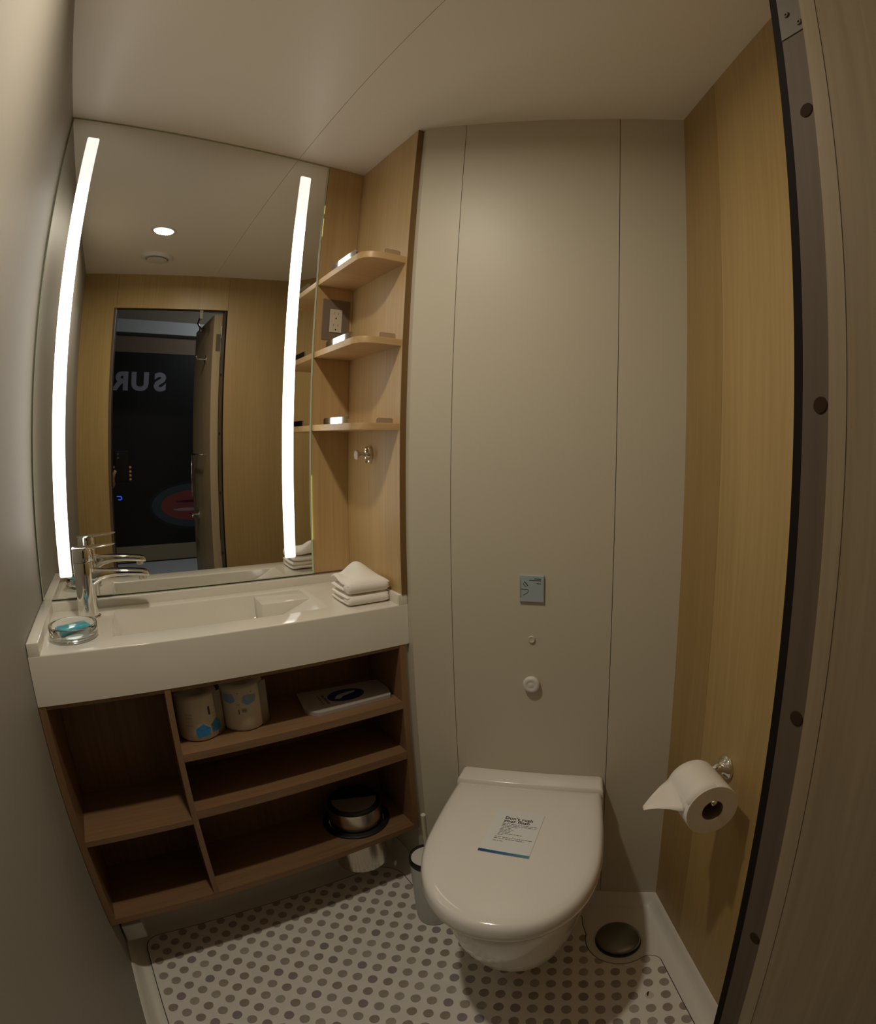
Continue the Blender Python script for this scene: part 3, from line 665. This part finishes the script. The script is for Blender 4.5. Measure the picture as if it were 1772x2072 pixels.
# ------------------------------------------------------------------ toilet brush
bx, by = .565, 1.085
tb = thing('toilet_brush', 'white toilet brush in a round holder left of the toilet', 'toilet brush', (bx, by, .0085))
b = B(); lathe(b, [(.0001, .0), (.040, 0), (.046, .006), (.0475, .02), (.0475, .215), (.0465, .220), (.044, .220), (.0435, .21), (.0430, .010), (.0001, .008)], (bx, by, .0085), n=48, cap=False); obj('holder', b, mat('holder_white', (.56, .58, .56), .3), tb, smooth=False, autos=40)
b = B(); lathe(b, [(.0432, .206), (.0485, .206), (.0488, .217), (.0475, .2225), (.0440, .2225), (.0432, .218), (.0432, .206)], (bx, by, .0085), n=48, cap=False); obj('rim', b, black, tb, autos=50)
b = B(); lathe(b, [(.0001, .214), (.0425, .214), (.0425, .2175), (.012, .2215), (.0001, .222)], (bx, by, .0085), n=40, cap=False); obj('cover', b, plast, tb, autos=50)
b = B(); lathe(b, [(.0062, .21), (.0062, .352), (.0068, .354), (.0068, .357), (.0050, .3585), (.0035, .3570), (.0001, .357)], (bx, by, .0085), n=24); obj('handle', b, mat('clear_handle', (.66, .62, .52), .25), tb, autos=40)

# ------------------------------------------------------------------ paper holder and roll on the wood wall
hp_ = V(.9065, .4745); hz_ = .650
K0 = .085; out = V(-wd.y, wd.x)
if out.dot(wn) < 0: out = -out
onw = lambda s, k, z: ((hp_ + wd*s + out*k).x, (hp_ + wd*s + out*k).y, z)
off_ = -(hp_-TB).dot(out); hp_ = hp_ + out*off_
ph = thing('paper_holder', 'chrome toilet paper holder on the wood wall right of the toilet', 'holder', (hp_.x, hp_.y, hz_))
b = B(); lathe(b, [(.0255, 0), (.0262, .003), (.024, .008), (.015, .014), (.0115, .020), (.0115, .026), (.008, .030), (.007, .034)], onw(0, .0, hz_), (out.x, out.y, 0), 40); obj('rosette', b, chrome, ph, smooth=True)
b = B(); tube(b, [onw(0, .03, hz_), onw(0, .055, hz_), onw(0, .074, hz_), onw(.003, .083, hz_), onw(.012, .085, hz_), onw(.055, .085, hz_+.001), onw(.098, .085, hz_+.001), onw(.108, .085, hz_+.003), onw(.112, .085, hz_+.010)], [.0065]*5+[.0055]*4); obj('arm', b, chrome, ph, smooth=True)
RR, RH = .0515, .0200
rc_z = hz_ - (RH-.0065) + .0015
rl = thing('toilet_roll', 'white toilet roll with a folded loose end, on the chrome wall holder', 'toilet roll', onw(.06, K0, rc_z))
S0, S1 = .012, .110
def cyl(s, r, a): p = onw(s, K0, rc_z); return (p[0]+out.x*r*math.cos(a), p[1]+out.y*r*math.cos(a), p[2]+r*math.sin(a))
b = B(); n = 56
loft(b, [[cyl(s, r, 2*PI*k/n) for k in range(n)] for s, r in ((S0, RH+.0012), (S0, RR-.001), (S0+.001, RR), (S1-.001, RR), (S1, RR-.001), (S1, RH+.0012), (S0, RH+.0012))], False, False)
obj('paper', b, mat('tissue', (.78, .74, .68), .85, bump=.25, scale=300), rl, autos=40)
b = B(); loft(b, [[cyl(s, r, 2*PI*k/n) for k in range(n)] for s, r in ((S0, RH+.0012), (S1-.0005, RH+.0012), (S1-.0005, RH), (S0, RH), (S0, RH+.0012))], False, False); obj('core', b, mat('cardboard', (.22, .15, .09), .8), rl, autos=40)
# loose end: wraps over the top and leaves toward the room, narrowing to a folded point
b = B(); rows = []
for a, e_ in ((104, -.0006), (92, .0003), (78, .0006), (65, .0008), (50, .0008), (38, .0008), (28, .0008)): rows.append([cyl(S0+.002+(S1-S0-.004)*k/6, RR+e_, R(a)) for k in range(7)])
pb = Vector(cyl(S0+.002, RR+.0012, R(20))); pf_ = Vector(cyl(S1-.012, RR+.0012, R(2)))
tip = Vector(onw(.055, K0+.118, rc_z-.012))
rows.append([tuple(pb.lerp(pf_, k/6)) for k in range(7)])
for t in (.3, .6, .82, .90): rows.append([tuple(pb.lerp(pf_, k/6).lerp(tip, t)+Vector((0, 0, .006*math.sin(t*PI)-.004*math.sin(k/6*PI)*t))) for k in range(7)])
vv = [[b.verts.new(p) for p in r] for r in rows]
for r0, r1 in zip(vv, vv[1:]):
    for k in range(6): b.faces.new((r0[k], r0[k+1], r1[k+1], r1[k]))
bmesh.ops.recalc_face_normals(b, faces=b.faces); bmesh.ops.solidify(b, geom=b.faces, thickness=.0009)
obj('loose_end', b, MATS['tissue'], rl, smooth=True)

# ------------------------------------------------------------------ ceiling fittings
dl_ = thing('downlight', 'round recessed downlight in the bathroom ceiling', 'light', (.104, .770, H))
b = B(); lathe(b, [(.041, 0), (.050, 0), (.050, -.003), (.046, -.0045), (.041, -.003), (.041, 0)], (.104, .770, H), n=48, cap=False); obj('bezel', b, plast, dl_, autos=40)
b = B(); lathe(b, [(.041, -.0025), (.041, -.001)], (.104, .770, H), n=48); obj('diffuser', b, mat('downlight_glow', (.9, .9, .9), .5, emit=(1.0, .90, .76), est=1.1), dl_)
la = bpy.data.lights.new('downlight_lamp', 'AREA'); la.shape = 'DISK'; la.size = .07; la.energy = DOWN_W; la.color = DOWN_C
la.spread = DOWN_SPREAD; lo = bpy.data.objects.new('downlight_lamp', la); C.objects.link(lo); lo.parent = dl_; lo.location = (0, 0, -.006)
vt = thing('air_vent', 'round white air vent in the bathroom ceiling', 'vent', (.106, .415, H))
b = B(); lathe(b, [(.030, -.004), (.050, -.006), (.052, -.012), (.066, -.014), (.073, -.006), (.074, 0)], (.106, .415, H), n=48); obj('ring', b, plast, vt, autos=50)
b = B(); lathe(b, [(.044, -.012), (.046, -.016), (.030, -.019), (.0001, -.020)], (.106, .415, H), n=48); obj('disc', b, plast, vt, autos=50)

# ------------------------------------------------------------------ cabin beyond the door (seen in the mirror)
cabw = mat('cabin_paint', (.34, .34, .33), .7)
def st(n, bx, mt, kind=True): b = B(); box(b, *bx); o = obj(n, b, mt, loc=(bx[0], bx[2], bx[4])); return tag(o, kind='structure')
st('cabin_ceiling', (-1.4, 1.6, -1.75, .02, 2.32, 2.34), cabw)
st('cabin_floor', (-1.4, 1.6, -1.75, .02, -.02, 0), mat('cabin_carpet', (.08, .08, .09), .9))
st('wall_cabin', (-1.4, 1.6, -1.80, -1.75, 0, 2.34), mat('cabin_wall', (.30, .25, .19), .7))
st('wall_cabin_side', (-1.45, -1.4, -1.8, .02, 0, 2.34), cabw); st('wall_cabin_end', (1.6, 1.65, -1.8, .02, 0, 2.34), cabw)
b = B(); box(b, -1.4, XL-.03, .0, .02, 0, 2.32); box(b, .86, 1.6, .0, .02, 0, 2.32); box(b, XL-.03, .86, -.02, .0, 2.09, 2.32); tag(obj('wall_cabin_inner', b, cabw), kind='structure')
b = B(); box(b, -1.4, 1.6, -1.749, -1.63, 2.10, 2.20, .004); tag(obj('cornice', b, mat('cornice_white', (.60, .60, .60), .6), loc=(0, -1.7, 2.1)), kind='structure')
mu = thing('wall_mural', 'black printed wall panel with pale letters and a red oval, beyond the doorway', 'mural', (.1, -1.66, .52))
b = B(); box(b, -.9, 1.1, -1.700, -1.602, .52, 1.945); obj('panel', b, mat('mural_black', (.006, .006, .006), .55), mu)
b = B(); box(b, -.9, 1.1, -1.700, -1.598, 1.947, 2.06); obj('header_board', b, mat('brown_board', (.22, .15, .10), .6), mu)
b = B(); box(b, -.9, 1.1, -1.700, -1.595, .40, .518); obj('base_board', b, mat('tan_board', (.34, .29, .20), .6), mu)
for ch, x in (('S', .329), ('U', .200), ('R', .046)):
    b = text_bm(ch, .180, .001, bold=.0085); bmesh.ops.scale(b, vec=(1.08, 1, 1), verts=b.verts)
    bmesh.ops.rotate(b, verts=b.verts, cent=(0,0,0), matrix=Matrix.Rotation(PI, 3, 'Z') @ Matrix.Rotation(PI/2, 3, 'X'))
    bmesh.ops.translate(b, verts=b.verts, vec=(x, -1.600, 1.672)); obj('letter', b, mat('letter_grey', (.34, .33, .39), .6), mu)
def ell(b, cx, cz, a, c_, y, n=48, x0=-9, x1=9): slab_pts = [(cx+a*math.cos(t), cz+c_*math.sin(t)) for t in [2*PI*k/n for k in range(n)]]; vv = [b.verts.new((x, y, z)) for x, z in slab_pts]; b.faces.new(vv)
for (a, c_, y, col, nm) in ((.36, .185, -1.6015, (.012, .016, .022), 'oval_halo'), (.335, .165, -1.6012, (.045, .065, .085), 'oval_halo'), (.265, .115, -1.6009, (.26, .05, .055), 'oval')):
    b = B(); ell(b, .555, .805, a, c_, y); obj(nm, b, mat(nm+str(a), col, .6), mu)
b = B(); ell(b, .52, .835, .11, .010, -1.6006); obj('oval_dark_stroke', b, mat('dk', (.06, .01, .015), .6), mu)
b = B(); ell(b, .52, .775, .135, .012, -1.6006); obj('oval_pale_stroke', b, mat('pl', (.33, .27, .32), .6), mu)
b = B(); strip(b, [(-.045, .893), (-.012, .890), (-.006, .876), (-.016, .866), (-.036, .868)], .006, y=-1.601, t=.0015); obj('blue_light', b, mat('blue_glow', (.05, .1, .5), .5, emit=(.05, .15, .9), est=.6), mu)
bed = thing('bed', 'white bed against the black mural beyond the doorway', 'bed', (.1, -1.2, 0))
b = B(); box(b, -.9, 1.1, -1.590, -.78, .08, .40, .04); obj('mattress', b, mat('bed_linen', (.62, .66, .70), .8), bed)
b = B(); box(b, -.85, 1.05, -1.58, -.80, 0, .08); obj('base', b, MATS['brown_board'], bed)
cl = thing('cabin_fill_lamp', 'added unseen fill lamp that brightens the cabin', 'light', (.9, -1.0, 2.318))  # added fixture out of view, put in to brighten the dark cabin
b = B(); lathe(b, [(.09, 0), (.09, -.02), (.07, -.03), (.0001, -.03)], (.9, -1.0, 2.318), n=32); obj('fill_lamp_shade', b, plast, cl, autos=40)
lc = bpy.data.lights.new('cabin_fill_light', 'POINT'); lc.shadow_soft_size = .05; lc.energy = CABIN_FILL_W; lc.color = (.86, .93, 1.0)  # cool fill light hung below the added fixture
lco = bpy.data.objects.new('cabin_fill_light', lc); C.objects.link(lco); lco.parent = cl; lco.location = (0, 0, -.16)

# ------------------------------------------------------------------ photographer (seen in the mirror) holding a phone
def skin(name, verts, edges, radii, m_, parent=None, sub=2, root=0):
    me = bpy.data.meshes.new(name); me.from_pydata(verts, edges, []); o = bpy.data.objects.new(name, me); C.objects.link(o)
    md = o.modifiers.new('k', 'SKIN'); md.use_smooth_shade = True
    for i, r in enumerate(radii):
        r = r if isinstance(r, tuple) else (r, r); me.skin_vertices[0].data[i].radius = r
    me.skin_vertices[0].data[root].use_root = True
    s = o.modifiers.new('s', 'SUBSURF'); s.levels = s.render_levels = sub
    dg = bpy.context.evaluated_depsgraph_get(); dg.update()
    m2 = bpy.data.meshes.new_from_object(o.evaluated_get(dg)); bpy.data.objects.remove(o)
    b = bmesh.new(); b.from_mesh(m2); return b
px, py = -.31, -.42
sk = mat('skin', (.34, .19, .12), .55)
pe = thing('person', 'photographer in dark clothes holding up a phone, seen in the mirror', 'person', (px, py, 0))
vb = [(px, py, .95), (px, py, 1.15), (px, py, 1.36), (px, py, 1.47), (px, py+.01, 1.55), (px, py+.02, 1.66), (px, py+.03, 1.74),
      (px+.17, py, 1.40), (px+.20, py+.06, 1.16), (-.075, -.11, 1.065), (-.052, -.055, 1.085),
      (px-.17, py, 1.40), (px-.21, py-.02, 1.14), (px-.20, py+.05, .90), (px-.20, py+.07, .83),
      (px+.10, py, .90), (px+.11, py+.01, .50), (px+.11, py-.02, .10), (px+.11, py+.12, .03),
      (px-.10, py, .90), (px-.11, py+.01, .50), (px-.11, py-.02, .10), (px-.11, py+.12, .03)]
eb = [(0,1),(1,2),(2,3),(3,4),(4,5),(5,6),(2,7),(7,8),(8,9),(9,10),(2,11),(11,12),(12,13),(13,14),(0,15),(15,16),(16,17),(17,18),(0,19),(19,20),(20,21),(21,22)]
rb = [(.15,.11),(.14,.10),(.15,.10),(.06,.06),(.055,.06),(.085,.10),(.05,.06),.058,.045,.033,.026,.058,.045,.032,.035,.085,.058,.042,.035,.085,.058,.042,.035]
obj('body', skin('body', vb, eb, rb, sk), sk, pe, smooth=True)
# clothes: a slightly larger dark skin over trunk, upper arms and legs
vc = [vb[0], vb[1], vb[2], (px, py, 1.44), vb[7], vb[8], (px+.155, py+.16, 1.12), vb[11], vb[12], (px-.20, py+.03, .98), vb[15], vb[16], (px+.11, py-.01, .14), vb[19], vb[20], (px-.11, py-.01, .14)]
ec = [(0,1),(1,2),(2,3),(2,4),(4,5),(5,6),(2,7),(7,8),(8,9),(0,10),(10,11),(11,12),(0,13),(13,14),(14,15)]
rcx = [(.165,.125),(.155,.115),(.165,.115),.075,.07,.058,.052,.07,.056,.046,.10,.075,.062,.10,.075,.062]
obj('clothes', skin('clothes', vc, ec, rcx, sk), mat('black_cloth', (.008, .008, .010), .9), pe, smooth=True)
# hair and face
hc = (px, py+.03, 1.70)
b = B(); bmesh.ops.create_icosphere(b, subdivisions=3, radius=.103); bmesh.ops.scale(b, verts=b.verts, vec=(.88, 1.05, 1.05)); bmesh.ops.translate(b, verts=b.verts, vec=(hc[0], hc[1]-.022, hc[2]+.03)); obj('hair', b, mat('dark_hair', (.02, .014, .01), .7), pe, smooth=True)
for sx2 in (-.03, .03):
    b = B(); bmesh.ops.create_icosphere(b, subdivisions=2, radius=.012); bmesh.ops.translate(b, verts=b.verts, vec=(hc[0]+sx2, hc[1]+.085, hc[2]-.02)); obj('eye', b, white, pe, smooth=True)
# hand: palm on the left of the phone, fingers curled round the right edge
b = B()
hd = skin('hand', [(-.060, -.075, 1.075), (-.052, -.040, 1.095), (-.047, -.030, 1.125)], [(0,1),(1,2)], [(.024,.026), (.018,.032), (.013,.028)], sk, sub=2)
hob = obj('hand', hd, sk, pe, smooth=True)
for k, (z, L_) in enumerate(((1.158, 1.0), (1.138, 1.06), (1.119, 1.0), (1.100, .82))):
    f = skin('finger', [(-.045, -.036, z), (-.015, -.037, z-.001), (.022, -.034, z-.002), (.0440, -.020, z-.002), (.0425, -.0085, z-.002), (.0370, -.0055, z-.003)], [(i, i+1) for i in range(5)], [.0095, .0085, .008, .0078, .0074, .006], sk, sub=2)
    obj('finger', f, sk, hob, smooth=True)
th_ = skin('thumb', [(-.052, -.045, 1.085), (-.047, -.020, 1.105), (-.040, -.0065, 1.128), (-.030, -.0030, 1.145)], [(0,1),(1,2),(2,3)], [.013, .0115, .0095, .0075], sk, sub=2); obj('thumb', th_, sk, hob, smooth=True)
phn = thing('phone', 'black phone held upright by the photographer', 'phone', (0, -.016, 1.088))
b = B(); box(b, -.0355, .0355, -.0245, -.0155, 1.088, 1.238, .003); obj('case', b, mat('phone_black', (.003, .003, .003), .6, spec=.2), phn)
b = B(); lathe(b, [(.006, 0), (.006, .0015)], (-.018, -.0155, 1.222), (0, 1, 0), 20); lathe(b, [(.006, 0), (.006, .0015)], (-.018, -.0155, 1.204), (0, 1, 0), 20); obj('lens', b, chrome, phn)
b = B(); box(b, -.012, .026, -.0235, -.0165, 1.2379, 1.2391); obj('edge_trim', b, chrome, phn)
